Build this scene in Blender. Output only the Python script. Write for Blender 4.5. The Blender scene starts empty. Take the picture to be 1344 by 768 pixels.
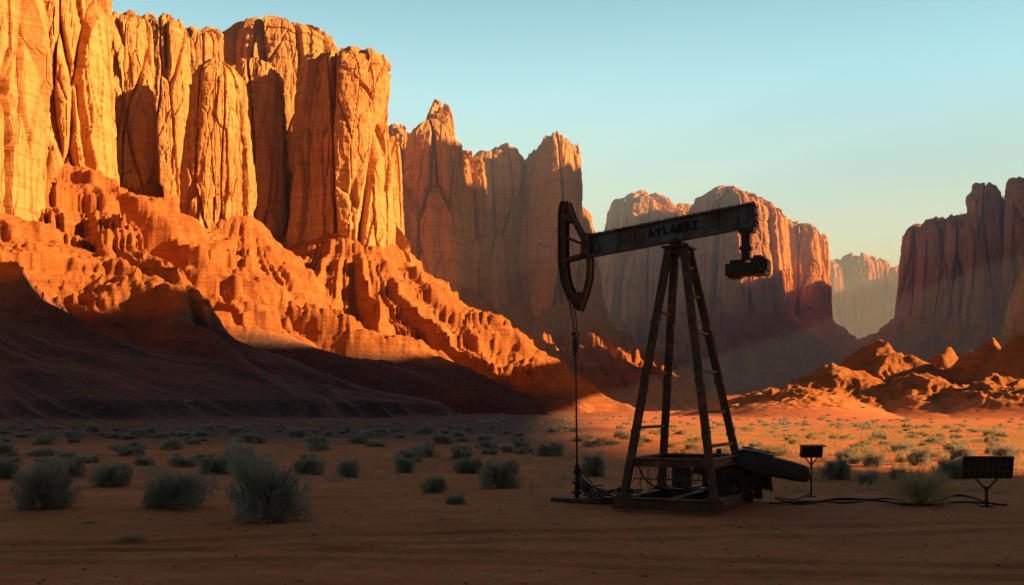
import bpy, bmesh, math, random
import numpy as np
from mathutils import Vector, Matrix

SC = bpy.context.scene
COL = SC.collection
F = 1307.0; HY = 535.0; CH = 2.6
rng = np.random.default_rng(7)
random.seed(5)

# ------------------------------------------------------------------ camera
cam_d = bpy.data.cameras.new('camera'); cam = bpy.data.objects.new('camera', cam_d); COL.objects.link(cam)
cam_d.sensor_width = 36; cam_d.lens = 35.0; cam_d.shift_y = (HY-384)/1344
cam_d.clip_start = 0.3; cam_d.clip_end = 30000
cam.location = (0, 0, CH); cam.rotation_euler = (math.radians(90), 0, 0)
SC.camera = cam
SC.view_settings.view_transform = 'Standard'; SC.view_settings.look = 'None'; SC.view_settings.exposure = 0

def wx(px, Y): return (px-672)/F*Y
def wz(py, Y): return CH+(HY-py)/F*Y
# sun direction (towards the sun)
el = math.radians(18.5); sxy = Vector((1, -.12)).normalized()
S = Vector((sxy.x*math.cos(el), sxy.y*math.cos(el), math.sin(el)))

# ------------------------------------------------------------------ noise
_P = rng.permutation(256).astype(np.int32)
_G = rng.normal(size=(256, 3)).astype(np.float32); _G /= np.linalg.norm(_G, axis=1)[:, None]
_J = rng.random((256, 3)).astype(np.float32); _R = rng.random(256).astype(np.float32)
def noise(x, y, z):
    x = np.asarray(x, np.float32); y = np.asarray(y, np.float32); z = np.asarray(z, np.float32)
    x, y, z = np.broadcast_arrays(x, y, z)
    xi = np.floor(x).astype(np.int32); yi = np.floor(y).astype(np.int32); zi = np.floor(z).astype(np.int32)
    xf = x-xi; yf = y-yi; zf = z-zi
    u = xf*xf*(3-2*xf); v = yf*yf*(3-2*yf); w = zf*zf*(3-2*zf)
    def c(a, b, d):
        h = _P[(_P[(_P[(xi+a) & 255]+yi+b) & 255]+zi+d) & 255]
        g = _G[h]
        return g[..., 0]*(xf-a)+g[..., 1]*(yf-b)+g[..., 2]*(zf-d)
    l = lambda a, b, t: a+(b-a)*t
    x00 = l(c(0,0,0), c(1,0,0), u); x10 = l(c(0,1,0), c(1,1,0), u)
    x01 = l(c(0,0,1), c(1,0,1), u); x11 = l(c(0,1,1), c(1,1,1), u)
    return l(l(x00, x10, v), l(x01, x11, v), w)*1.5
def cells(x, y, z=None):
    """cellular blocks: random value of the nearest cell, and distance to the cell border"""
    x = np.asarray(x, np.float32); y = np.asarray(y, np.float32)
    flat = z is None
    if flat: z = np.float32(.5)
    z = np.asarray(z, np.float32)
    x, y, z = np.broadcast_arrays(x, y, z)
    xi = np.floor(x).astype(np.int32); yi = np.floor(y).astype(np.int32); zi = np.floor(z).astype(np.int32)
    xf = x-xi; yf = y-yi; zf = z-zi
    f1 = np.full(x.shape, 9, np.float32); f2 = f1.copy(); rv = np.zeros(x.shape, np.float32)
    for a in (-1, 0, 1):
        for b in (-1, 0, 1):
            for d in ((0,) if flat else (-1, 0, 1)):
                h = _P[(_P[(_P[(xi+a) & 255]+yi+b) & 255]+zi+d) & 255]
                J = _J[h]
                q = (a+J[..., 0]-xf)**2+(b+J[..., 1]-yf)**2
                if not flat: q = q+(d+J[..., 2]-zf)**2
                m = q < f1
                f2 = np.where(m, f1, np.minimum(f2, q)); rv = np.where(m, _R[h], rv); f1 = np.where(m, q, f1)
    return rv, np.sqrt(f2)-np.sqrt(f1)
def sstep(a, b, x):
    t = np.clip((x-a)/(b-a), 0, 1); return t*t*(3-2*t)

# ------------------------------------------------------------------ helpers
def link_mesh(name, me, mat=None, parent=None):
    o = bpy.data.objects.new(name, me); COL.objects.link(o)
    if mat: me.materials.append(mat)
    if parent: o.parent = parent
    return o
def np_mesh(name, V, Fc, smooth=True):
    V = np.asarray(V, np.float32).reshape(-1, 3); Fc = np.asarray(Fc, np.int32)
    me = bpy.data.meshes.new(name); k = Fc.shape[1]; n = len(Fc)
    me.vertices.add(len(V)); me.vertices.foreach_set('co', V.ravel())
    me.loops.add(n*k); me.loops.foreach_set('vertex_index', Fc.ravel())
    me.polygons.add(n); me.polygons.foreach_set('loop_start', np.arange(n, dtype=np.int32)*k)
    me.polygons.foreach_set('use_smooth', np.full(n, smooth))
    me.update(calc_edges=True)
    return me
def grid_faces(nr, nc, wrap=False, off=0):
    r = np.arange(nr-1)[:, None]; c = np.arange(nc if wrap else nc-1)[None, :]
    c2 = (c+1) % nc
    return np.stack([r*nc+c, r*nc+c2, (r+1)*nc+c2, (r+1)*nc+c], -1).reshape(-1, 4)+off
def tag(o, label=None, cat=None, group=None, kind=None):
    if label: o['label'] = label
    if cat: o['category'] = cat
    if group: o['group'] = group
    if kind: o['kind'] = kind
    return o
def empty(name, loc, rz=0):
    o = bpy.data.objects.new(name, None); COL.objects.link(o); o.location = loc; o.rotation_euler = (0, 0, rz)
    o.empty_display_size = .3
    return o

def box(bm, c, s, R=None, bevel=0.0):
    m = Matrix.Translation(c) @ ((R.to_4x4() if R else Matrix.Identity(4))) @ Matrix.Diagonal((s[0], s[1], s[2], 1))
    r = bmesh.ops.create_cube(bm, size=1, matrix=m)
    if bevel:
        es = list({e for v in r['verts'] for e in v.link_edges})
        bmesh.ops.bevel(bm, geom=es, offset=bevel, segments=2, affect='EDGES', clamp_overlap=True)
def frame_for(p0, p1, up=(0, 0, 1)):
    d = (Vector(p1)-Vector(p0)).normalized(); u = Vector(up)
    if abs(d.dot(u)) > .97: u = Vector((0, 1, 0))
    s = d.cross(u).normalized(); u = s.cross(d).normalized()
    return d, s, u
def bar(bm, p0, p1, w, h, up=(0, 0, 1), bevel=0.0, off=(0, 0)):
    d, s, u = frame_for(p0, p1, up)
    L = (Vector(p1)-Vector(p0)).length
    R = Matrix((s, d, u)).transposed()
    c = (Vector(p0)+Vector(p1))/2+s*off[0]+u*off[1]
    box(bm, c, (w, L, h), R, bevel)
def hbeam(bm, p0, p1, w, h, t=.03, up=(0, 0, 1)):
    bar(bm, p0, p1, w, t, up, off=(0, h/2-t/2)); bar(bm, p0, p1, w, t, up, off=(0, -h/2+t/2))
    bar(bm, p0, p1, t*.8, h-2*t, up)
def tube(bm, pts, r, seg=8):
    pts = [Vector(p) for p in pts]; rings = []
    rr = r if hasattr(r, '__len__') else [r]*len(pts)
    for i, p in enumerate(pts):
        a = pts[max(i-1, 0)]; b = pts[min(i+1, len(pts)-1)]
        d, s, u = frame_for(a, b)
        rings.append([bm.verts.new(p+(s*math.cos(k*2*math.pi/seg)+u*math.sin(k*2*math.pi/seg))*rr[i]) for k in range(seg)])
    for a, b in zip(rings, rings[1:]):
        for k in range(seg):
            f = bm.faces.new((a[k], a[(k+1) % seg], b[(k+1) % seg], b[k])); f.smooth = True
    bm.faces.new(rings[0][::-1]); bm.faces.new(rings[-1])
def cyl(bm, p0, p1, r, seg=20, r2=None):
    tube(bm, [p0, p1], [r, r2 if r2 is not None else r], seg)
def smoothpath(pts, n=8):
    pts = [Vector(p) for p in pts]; out = []
    for i in range(len(pts)-1):
        p0 = pts[max(i-1, 0)]; p1 = pts[i]; p2 = pts[i+1]; p3 = pts[min(i+2, len(pts)-1)]
        for k in range(n):
            t = k/n
            out.append(.5*((2*p1)+(p2-p0)*t+(2*p0-5*p1+4*p2-p3)*t*t+(3*p1-p0-3*p2+p3)*t**3))
    out.append(pts[-1]); return out
def part(name, bm, mat, parent, label=None):
    bmesh.ops.recalc_face_normals(bm, faces=bm.faces)
    me = bpy.data.meshes.new(name); bm.to_mesh(me); bm.free()
    o = link_mesh(name, me, mat, parent)
    if label: o['label'] = label
    return o

# ------------------------------------------------------------------ materials
def newmat(name):
    m = bpy.data.materials.new(name); m.use_nodes = True
    nt = m.node_tree; b = nt.nodes['Principled BSDF']; b.inputs['Roughness'].default_value = .9
    try: b.inputs['Specular IOR Level'].default_value = .15
    except Exception: pass
    return m, nt, b
def N(nt, t, **kw):
    n = nt.nodes.new(t)
    for k, v in kw.items(): setattr(n, k, v)
    return n
def nz(nt, vec, scale, detail=6, rough=.6, dist=0):
    n = N(nt, 'ShaderNodeTexNoise'); n.inputs['Scale'].default_value = scale
    n.inputs['Detail'].default_value = detail; n.inputs['Roughness'].default_value = rough; n.inputs['Distortion'].default_value = dist
    nt.links.new(vec, n.inputs['Vector']); return n.outputs['Fac']
def ramp(nt, fac, stops):
    r = N(nt, 'ShaderNodeValToRGB'); cr = r.color_ramp
    while len(cr.elements) < len(stops): cr.elements.new(.5)
    for e, (p, c) in zip(cr.elements, stops):
        e.position = p; e.color = (*c, 1) if len(c) == 3 else c
    nt.links.new(fac, r.inputs['Fac']); return r.outputs['Color']
def mix(nt, fac, a, b, mode='MIX'):
    n = N(nt, 'ShaderNodeMix', data_type='RGBA', blend_type=mode)
    for s, v in ((n.inputs[0], fac), (n.inputs[6], a), (n.inputs[7], b)):
        if isinstance(v, bpy.types.NodeSocket): nt.links.new(v, s)
        elif hasattr(v, '__len__'): s.default_value = (*v, 1)
        else: s.default_value = v
    return n.outputs[2]
def mth(nt, op, a, b=None, clamp=False):
    n = N(nt, 'ShaderNodeMath', operation=op, use_clamp=clamp)
    for i, v in enumerate((a, b)):
        if v is None: continue
        if isinstance(v, bpy.types.NodeSocket): nt.links.new(v, n.inputs[i])
        else: n.inputs[i].default_value = v
    return n.outputs[0]
def mapv(nt, vec, sc):
    n = N(nt, 'ShaderNodeMapping'); n.inputs['Scale'].default_value = sc
    nt.links.new(vec, n.inputs['Vector']); return n.outputs['Vector']
def bump(nt, b, h, strength, dist):
    n = N(nt, 'ShaderNodeBump'); n.inputs['Strength'].default_value = strength; n.inputs['Distance'].default_value = dist
    nt.links.new(h, n.inputs['Height']); nt.links.new(n.outputs['Normal'], b.inputs['Normal'])
def warped(nt, pos, sc, amt):
    """position bent by a coarse noise, so that cracks do not run straight"""
    n = N(nt, 'ShaderNodeTexNoise'); n.inputs['Scale'].default_value = sc; n.inputs['Detail'].default_value = 3
    nt.links.new(pos, n.inputs['Vector'])
    v = N(nt, 'ShaderNodeVectorMath', operation='MULTIPLY_ADD'); nt.links.new(n.outputs['Color'], v.inputs[0])
    v.inputs[1].default_value = (amt, amt, amt); nt.links.new(pos, v.inputs[2]); return v.outputs[0]
def crack(nt, vec, wdt):
    v = N(nt, 'ShaderNodeTexVoronoi', feature='DISTANCE_TO_EDGE'); v.inputs['Scale'].default_value = 1
    nt.links.new(vec, v.inputs['Vector'])
    mr = N(nt, 'ShaderNodeMapRange'); mr.inputs['From Min'].default_value = 0; mr.inputs['From Max'].default_value = wdt
    nt.links.new(v.outputs['Distance'], mr.inputs['Value']); return mr.outputs['Result']

def cliff_material():
    m, nt, b = newmat('sandstone')
    pos = N(nt, 'ShaderNodeNewGeometry').outputs['Position']
    strata = nz(nt, mapv(nt, pos, (.004, .004, .11)), 1, 5, .65)
    fine = nz(nt, mapv(nt, pos, (.012, .012, .55)), 1, 5, .7)
    streak = nz(nt, mapv(nt, pos, (.11, .11, .008)), 1, 6, .65, .1)
    big = nz(nt, pos, .012, 3, .5)
    base = ramp(nt, strata, [(.28, (.41, .17, .058)), (.42, (.60, .285, .10)), (.55, (.50, .215, .07)), (.7, (.66, .345, .13))])
    base = mix(nt, mth(nt, 'MULTIPLY', ramp(nt, streak, [(.47, (0, 0, 0)), (.62, (1, 1, 1))]), .55), base, (.27, .11, .044))
    base = mix(nt, .45, base, ramp(nt, big, [(.35, (.52, .215, .065)), (.65, (.70, .375, .13))]))
    base = mix(nt, .28, base, ramp(nt, fine, [(.4, (.28, .115, .042)), (.55, (.66, .345, .12))]))
    wp = warped(nt, pos, .03, 3.0)
    k1 = crack(nt, mapv(nt, wp, (.075, .075, .0045)), .03)
    base = mix(nt, mth(nt, 'MULTIPLY', mth(nt, 'SUBTRACT', 1.0, k1), .35), base, (.14, .06, .03))
    nt.links.new(base, b.inputs['Base Color'])
    f1 = nz(nt, mapv(nt, pos, (.34, .34, .11)), 1, 10, .72)
    h = mth(nt, 'ADD', f1, mth(nt, 'MULTIPLY', fine, .7))
    h = mth(nt, 'ADD', h, mth(nt, 'MULTIPLY', k1, .3))
    bump(nt, b, h, .75, 2.2)
    return m
def ground_material():
    m, nt, b = newmat('desert_soil')
    pos = N(nt, 'ShaderNodeNewGeometry').outputs['Position']
    at = N(nt, 'ShaderNodeAttribute', attribute_name='tal'); tal = at.outputs['Fac']
    at2 = N(nt, 'ShaderNodeAttribute', attribute_name='scrub'); shade_mask = at2.outputs['Fac']  # attribute masks shade painted into the ground colour
    a = nz(nt, pos, .25, 8, .65); c = nz(nt, pos, 2.2, 8, .7); d = nz(nt, mapv(nt, pos, (.12, .4, 1)), 1, 6, .6)
    soil = ramp(nt, a, [(.3, (.48, .125, .04)), (.5, (.60, .175, .055)), (.7, (.68, .24, .085))])
    soil = mix(nt, .35, soil, ramp(nt, d, [(.35, (.40, .10, .034)), (.65, (.70, .24, .09))]))
    soil = mix(nt, mth(nt, 'MULTIPLY', ramp(nt, c, [(.48, (0, 0, 0)), (.7, (1, 1, 1))]), .5), soil, (.28, .085, .034))
    strata = nz(nt, mapv(nt, pos, (.01, .01, .22)), 1, 5, .6)
    fine = nz(nt, mapv(nt, pos, (.03, .03, .9)), 1, 5, .7)
    rough = nz(nt, pos, .12, 9, .7)
    rock = ramp(nt, strata, [(.3, (.44, .125, .032)), (.45, (.70, .23, .055)), (.6, (.48, .15, .04)), (.75, (.76, .31, .10))])
    rock = mix(nt, .35, rock, ramp(nt, fine, [(.4, (.28, .08, .026)), (.55, (.74, .27, .075))]))
    rock = mix(nt, .35, rock, ramp(nt, rough, [(.35, (.34, .095, .03)), (.6, (.76, .29, .08))]))
    col = mix(nt, tal, soil, rock)
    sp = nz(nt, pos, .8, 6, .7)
    shade_fac = mth(nt, 'MULTIPLY', shade_mask, ramp(nt, sp, [(.35, (.8, .8, .8)), (.6, (1, 1, 1))]))
    col = mix(nt, shade_fac, col, (.040, .036, .046))  # cool dark tint stands for the cast shade on the left
    nt.links.new(col, b.inputs['Base Color'])
    g1 = nz(nt, pos, 5, 10, .78)
    g2 = mth(nt, 'ADD', nz(nt, pos, .35, 12, .78), mth(nt, 'MULTIPLY', fine, .6))
    n1 = N(nt, 'ShaderNodeBump'); n1.inputs['Strength'].default_value = .8; n1.inputs['Distance'].default_value = .07
    nt.links.new(g1, n1.inputs['Height'])
    n2 = N(nt, 'ShaderNodeBump'); n2.inputs['Distance'].default_value = 4.0
    nt.links.new(mth(nt, 'MULTIPLY', mth(nt, 'MULTIPLY', tal, mth(nt, 'SUBTRACT', 1.0, mth(nt, 'MULTIPLY', shade_mask, .75))), .9), n2.inputs['Strength'])
    nt.links.new(g2, n2.inputs['Height']); nt.links.new(n1.outputs['Normal'], n2.inputs['Normal'])
    nt.links.new(n2.outputs['Normal'], b.inputs['Normal'])
    return m
def rust_material(name, dark, rusty, paint=None, pf=.5, rough=.7, metal=.35):
    m, nt, b = newmat(name)
    tc = N(nt, 'ShaderNodeTexCoord').outputs['Object']
    a = nz(nt, tc, 3.2, 10, .72, .3); c = nz(nt, tc, 14, 8, .7)
    col = ramp(nt, a, [(.38, dark), (.54, tuple(x*.6+y*.4 for x, y in zip(dark, rusty))), (.68, rusty)])
    if paint:
        w = nz(nt, mapv(nt, tc, (1, 1, .45)), 2.6, 10, .7, .5)
        col = mix(nt, ramp(nt, w, [(pf-.05, (1, 1, 1)), (pf+.05, (0, 0, 0))]), col, paint)
    col = mix(nt, mth(nt, 'MULTIPLY', c, .45), col, dark)
    nt.links.new(col, b.inputs['Base Color'])
    b.inputs['Metallic'].default_value = metal
    nt.links.new(ramp(nt, a, [(.3, (rough-.2,)*3), (.7, (min(rough+.2, 1),)*3)]), b.inputs['Roughness'])
    b.inputs['Specular IOR Level'].default_value = .4
    bump(nt, b, c, .35, .01)
    return m
def foliage_material(name, c1, c2, c3, k=.35):
    m, nt, b = newmat(name)
    g = N(nt, 'ShaderNodeNewGeometry')
    tc = N(nt, 'ShaderNodeTexCoord').outputs['Object']
    col = ramp(nt, g.outputs['Random Per Island'], [(0, c1), (.5, c2), (1, c3)])
    n = nz(nt, tc, 2.4, 3, .5)
    col = mix(nt, .5, col, mix(nt, n, c1, c3))
    oi = N(nt, 'ShaderNodeObjectInfo').outputs['Random']
    col = mix(nt, mth(nt, 'MULTIPLY', oi, k), col, (.28, .25, .16))
    nt.links.new(col, b.inputs['Base Color'])
    # leaves let some light through
    tr = N(nt, 'ShaderNodeBsdfTranslucent'); nt.links.new(col, tr.inputs['Color'])
    ms = N(nt, 'ShaderNodeMixShader'); ms.inputs[0].default_value = .35
    nt.links.new(b.outputs[0], ms.inputs[1]); nt.links.new(tr.outputs[0], ms.inputs[2])
    nt.links.new(ms.outputs[0], nt.nodes['Material Output'].inputs['Surface'])
    return m
def plain_mat(name, col, rough=.7, metal=0, var=.4, sc=6):
    m, nt, b = newmat(name)
    tc = N(nt, 'ShaderNodeTexCoord').outputs['Object']
    n = nz(nt, tc, sc, 8, .65)
    nt.links.new(mix(nt, n, tuple(x*(1-var) for x in col), tuple(x*(1+var) for x in col)), b.inputs['Base Color'])
    b.inputs['Roughness'].default_value = rough; b.inputs['Metallic'].default_value = metal
    return m

M_CLIFF = cliff_material(); M_GROUND = ground_material()
M_RUST = rust_material('rusted_steel', (.042, .024, .018), (.36, .13, .05), None, .5, .72, .1)
M_BEAM = rust_material('weathered_paint', (.07, .045, .036), (.32, .13, .058), (.17, .20, .20), .50, .75, .05)
M_DARK = rust_material('oily_black_steel', (.024, .019, .018), (.15, .065, .035), None, .5, .55, .3)
M_COWL = rust_material('dark_cowl_paint', (.024, .021, .02), (.14, .065, .034), (.05, .053, .053), .5, .42, .3)
M_CABLE = plain_mat('black_rubber', (.02, .017, .016), .6)
M_WIRE = plain_mat('steel_wire', (.07, .06, .055), .5, .6)
M_LETTER = rust_material('worn_lettering_paint', (.008, .008, .009), (.14, .08, .05), (.008, .008, .009), .55, .85, 0)
M_PANEL = plain_mat('solar_glass', (.045, .034, .028), .3, .1, .3, 20)
M_GRID = plain_mat('panel_grid_lines', (.22, .15, .10), .5, .2)
M_BUSH = foliage_material('sage_foliage', (.2, .2, .15), (.35, .345, .27), (.52, .50, .41))
M_DRY = foliage_material('dry_foliage', (.26, .21, .1), (.44, .36, .18), (.62, .52, .28), .2)
M_STEM = plain_mat('woody_stem', (.09, .06, .04), .9)
M_STONE = plain_mat('desert_pebble', (.26, .12, .07), .9, 0, .5, 3)

# ------------------------------------------------------------------ towers (rock buttresses)
# massif, px, ptop, pbase, Y, halfwidth px, taper, depth ratio, talus reach (m)
T = [
 ('near', -330, -60, 330, 340, 150, .8, 1.0, 215),
 ('near', -70, -200, 290, 440, 105, .9, 1.2, 200),
 ('near', 82, -70, 235, 520, 58, .88, 1.3, 215),
 ('near', 8, -40, 255, 500, 40, .82, 1.0, 150),
 ('near', 172, 24, 250, 610, 32, .86, 1.2, 150),
 ('near', 150, 38, 250, 660, 34, .84, 1.0, 120),
 ('near', 216, 30, 265, 680, 36, .88, 1.2, 120),
 ('near', 284, 90, 300, 600, 46, .72, 1.1, 125),
 ('near', 262, 38, 280, 730, 36, .85, 1.1, 100),
 ('near', 368, 38, 290, 790, 80, .95, 1.0, 150),
 ('near', 336, 84, 305, 700, 40, .86, 1.0, 120),
 ('near', 452, 74, 325, 700, 76, .80, 1.1, 160),
 ('near', 508, 180, 330, 730, 24, .6, 1.0, 130),
 ('near', 250, 105, 280, 880, 200, .95, .5, 120),
 ('spire', 570, 168, 385, 950, 54, .66, 1.1, 150),
 ('spire', 577, 142, 385, 965, 30, .6, 1.1, 100),
 ('spire', 528, 176, 370, 1010, 34, .8, 1.1, 120),
 ('spire', 610, 205, 390, 1030, 30, .8, 1.1, 120),
 ('spire', 650, 200, 385, 1180, 44, .92, 1.0, 130),
 ('spire', 684, 222, 390, 1220, 30, .85, 1.0, 130),
 ('spire', 732, 187, 400, 1160, 44, .76, 1.2, 190),
 ('spire', 706, 208, 400, 1200, 30, .8, 1.2, 150),
 ('spire', 640, 262, 390, 1290, 140, .95, .4, 150),
 ('mesa', 846, 262, 415, 1700, 50, .8, 1.0, 220),
 ('mesa', 902, 276, 415, 1740, 44, .85, 1.0, 220),
 ('mesa', 962, 258, 405, 1640, 60, .86, 1.1, 250),
 ('mesa', 1006, 275, 410, 1680, 30, .8, 1.1, 230),
 ('mesa', 1046, 292, 415, 1750, 34, .9, 1.1, 230),
 ('mesa', 1072, 310, 420, 1760, 17, .85, 1.1, 200),
 ('mesa', 920, 310, 410, 1860, 130, .95, .4, 200),
 ('far', 1095, 345, 450, 3000, 24, .8, 1.0, 300),
 ('far', 1126, 336, 450, 3000, 26, .8, 1.0, 300),
 ('far', 1152, 344, 450, 3060, 22, .8, 1.0, 300),
 ('far', 1178, 352, 450, 3060, 24, .8, 1.0, 300),
 ('far', 1130, 360, 450, 3200, 80, .95, .4, 300),
 ('far', 1440, 284, 450, 2950, 90, .95, 1.6, 300),  # unseen tower added to keep sun off the distant mesa
 ('east', 1204, 300, 420, 1560, 24, .76, 1.1, 260),
 ('east', 1230, 289, 420, 1520, 28, .8, 1.1, 260),
 ('east', 1260, 283, 420, 1500, 30, .8, 1.1, 240),
 ('east', 1294, 250, 420, 1440, 29, .7, 1.1, 240),
 ('east', 1320, 262, 420, 1500, 22, .74, 1.1, 200),
 ('east', 1352, 238, 420, 1400, 38, .74, 1.1, 260),
 ('east', 1310, 300, 420, 1640, 80, .9, 1.1, 200),
 ('east', 1450, 270, 420, 900, 90, .75, 1.1, 215),
 ('east', 1560, 58, 420, 735, 110, .95, 1.1, 120),  # from here down: unseen towers added to block sun from the middle cliffs
 ('east', 1550, -133, 420, 880, 125, .97, 1.1, 170),
 ('east', 1550, -45, 420, 1090, 125, .97, 1.1, 170),
 ('east', 1530, 60, 420, 1310, 115, .97, 1.1, 170),
]
tow = []
for i, (g, px, pt, pb, Y, hw, tp, dr, W) in enumerate(T):
    tow.append(dict(g=g, X=wx(px, Y), Y=Y, zt=wz(pt, Y), zb=wz(pb, Y), R=hw/F*Y, tp=tp, dr=dr, W=W, hw=hw, hp=pb-pt, s=i*17.3+3))

hills = [  # orange hillocks on the right: px, ptop, Y, radius px x
 (1150, 452, 335, 105), (1095, 482, 305, 95), (1035, 508, 285, 105), (1240, 462, 350, 90), (1298, 450, 330, 85), (1345, 434, 310, 100), (1195, 494, 285, 90), (1290, 494, 268, 95), (985, 520, 300, 80)]

def hfun(X, Y):
    X = X.astype(np.float32); Y = Y.astype(np.float32)
    far = (Y > 95)
    h = np.zeros_like(X)
    Xs = X[far]; Ys = Y[far]
    wxn = noise(Xs/70, Ys/70, 3.3)*14+noise(Xs/22, Ys/22, 9.3)*4; wyn = noise(Xs/70, Ys/70, 21.7)*14+noise(Xs/22, Ys/22, 31.3)*4
    lim = np.interp(Ys, [200, 300, 370, 480, 580, 700, 760], [60, 48.5, 37, 22, 11.5, 3, 0]).astype(np.float32)+np.clip(-(Xs+150), 0, 200)*.2
    leftm = sstep(120, 60, Xs)*sstep(790, 740, Ys)
    Xw = Xs+wxn; Yw = Ys+wyn
    hs = np.zeros_like(Xs)
    for t in tow:
        dx = Xw-t['X']; dy = (Yw-t['Y'])/t['dr']; D = np.sqrt(dx*dx+dy*dy)
        sel = D < t['R']+t['W']*1.4
        if not sel.any(): continue
        dxs = dx[sel]; dys = dy[sel]; Ds = D[sel]+.01
        c = dxs/Ds; s = dys/Ds
        q0 = .25 if t['Y'] < 360 else 1.0
        rib = np.abs(noise(c*3.2+t['s'], s*3.2, Ds/260))*1.6-.35+.5*np.abs(noise(c*9+t['s'], s*9, Ds/160))+.35*np.abs(noise(c*24+t['s'], s*24, Ds/110))
        rib = .2+(rib-.2)*q0
        q = np.clip((Ds-t['R']*.9)/(t['W']*(1.12-.55*rib)), 0, 1)
        z = t['zb']*(1-q)**1.45
        a = hs[sel]; k = 4.0
        m = np.maximum(a, z); hs[sel] = m+k*np.log1p(np.exp(-np.abs(a-z)/k))-k*.693*np.exp(-m/6)
    hs = np.where(hs < 4.5, hs*sstep(2.2, 4.5, hs), hs)
    # below the ledges the left mountain ends in a smooth scree apron
    calm = 1-leftm*(1-(.05+.95*sstep(lim-2, lim+12, hs)))
    msk = sstep(3, 22, hs)*calm
    r1 = 1-np.abs(noise(Xw/42, Yw/42, 5.1))*2; r2 = 1-np.abs(noise(Xw/17, Yw/17, 7.7))*2; r3 = 1-np.abs(noise(Xs/7, Ys/7, 2.2))*2; r4 = 1-np.abs(noise(Xs/3.4, Ys/3.4, 6.2))*2
    rv2, ed2 = cells(Xs/6.5+wxn*.08, Ys/6.5+wyn*.08); rv3, ed3 = cells(Xs/2.6, Ys/2.6)
    hs = hs+msk*((r1-.3)*6.0+r2*2.5*(.6+.4*r1)+r3*1.1)
    # hard beds stand out as ledges between eroded slopes
    H = 16.0; off = noise(Xs/80, Ys/80, 12.2)*10+(r2-.5)*1.0
    zz = (hs+off)/H; k = np.floor(zz); f = zz-k
    st = (k+sstep(.70, .80, f)*.45+f*.55)*H-off
    hs = hs+(st-hs)*calm*sstep(8, 26, hs)*np.clip(.7+.8*noise(Xs/60, Ys/60, 44.), 0, 1)
    H = 4.2; zz = (hs+off*.4)/H; k = np.floor(zz); f = zz-k
    st = (k+sstep(.62, .8, f)*.55+f*.45)*H-off*.4
    hs = hs+(st-hs)*.6*msk
    hs = hs+msk*(r4*.8+(rv2-.5)*.5+(rv3-.5)*1.1)
    # hillocks
    for (px, pt, Yh, rp) in hills:
        x0 = wx(px, Yh); R = rp/F*Yh*1.25; zt = wz(pt, Yh)
        dx = Xs+wxn*.6-x0; dy = (Ys+wyn*.6-Yh)/1.7; D = np.sqrt(dx*dx+dy*dy)/R
        sel = D < 1.1; Ds = D[sel]
        if not sel.any(): continue
        xs = Xs[sel]; ys = Ys[sel]
        z = zt*(np.clip(1-Ds, 0, 1)**1.2*.55+np.clip(1-Ds*Ds, 0, 1)**2*.45)
        z = z*(.98+.20*(.6-np.abs(noise(xs/14, ys/14, px*.1))*2.2))+sstep(1, 7, z)*((rv3[sel]-.5)*.6+(.4-np.abs(noise(xs/5, ys/5, 3.))*2)*1.0+(.4-np.abs(noise(xs/2.2, ys/2.2, 8.))*2)*.5)
        hs[sel] = np.maximum(hs[sel], z)
    ff = sstep(95, 130, Ys)
    h[far] = hs*ff
    # plain undulation, ruts
    pl = noise(X/9, Y/9, 1.1)*.10+noise(X/3, Y/3, 4.1)*.05+noise(X/.9, Y/.9, 6.1)*.022+noise(X/.38, Y/.38, 2.1)*.010
    pl += sstep(120, 400, Y)*noise(X/40, Y/40, 2.)*1.2
    for (y0, am, ph, fr, sl) in ((19.0, 1.5, .3, .13, .03), (20.5, 1.5, .38, .13, .03), (15.6, .9, 1.9, .17, -.05), (16.9, .9, 1.98, .17, -.05)):
        yc = y0+am*np.sin(X*fr+ph)+sl*X
        e = (Y-yc)/.22
        near = np.abs(e) < 4
        pl = pl-np.where(near, (.075*np.exp(-e*e)-.035*np.exp(-(np.abs(e)-1.9)**2*1.5))*(.75+.6*noise(X/1.7, Y/1.7, 9.)), 0)
    h = h+pl
    return h

# ground sheet
ya = np.concatenate([np.linspace(-2500, -60, 18), np.linspace(-50, 6, 22), np.exp(np.linspace(np.log(8), np.log(120), 520)),
     np.exp(np.linspace(np.log(120.4), np.log(1000), 840)), np.exp(np.linspace(np.log(1006), np.log(4200), 200)), np.linspace(4400, 12000, 8)])
ud = np.linspace(-.6, .6, 900); um = np.linspace(.603, 1.2, 60); uf = np.exp(np.linspace(np.log(1.25), np.log(16), 18))
ua = np.concatenate([-uf[::-1], -um[::-1], ud, um, uf])
YY, UU = np.meshgrid(ya, ua, indexing='ij')
XX = UU*np.sqrt(YY**2+60**2)
HH = hfun(XX.ravel(), YY.ravel()).reshape(XX.shape)
V = np.stack([XX, YY, HH], -1)
me = np_mesh('ground', V, grid_faces(len(ya), len(ua)))
tal = sstep(1.2, 7, HH+noise(XX/12, YY/12, 5)*1.5).astype(np.float32).ravel()
me.attributes.new('tal', 'FLOAT', 'POINT').data.foreach_set('value', tal)
# painted shade: left slopes and plain darkened up to the cast shadow edge
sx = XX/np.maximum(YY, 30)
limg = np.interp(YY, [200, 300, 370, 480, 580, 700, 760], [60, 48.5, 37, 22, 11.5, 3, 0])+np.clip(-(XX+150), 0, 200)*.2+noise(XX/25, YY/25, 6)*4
shade_mask = sstep(52, 100, YY+noise(XX/14, YY/14, 3)*14)*sstep(760, 640, YY)*sstep(.14, .03, sx+noise(XX/30, YY/30, 8)*.05)*sstep(limg+10, limg-2, HH)*.97
me.attributes.new('scrub', 'FLOAT', 'POINT').data.foreach_set('value', shade_mask.astype(np.float32).ravel())  # holds the painted shade, no plants
g = link_mesh('ground', me, M_GROUND); tag(g, kind='structure')

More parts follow.
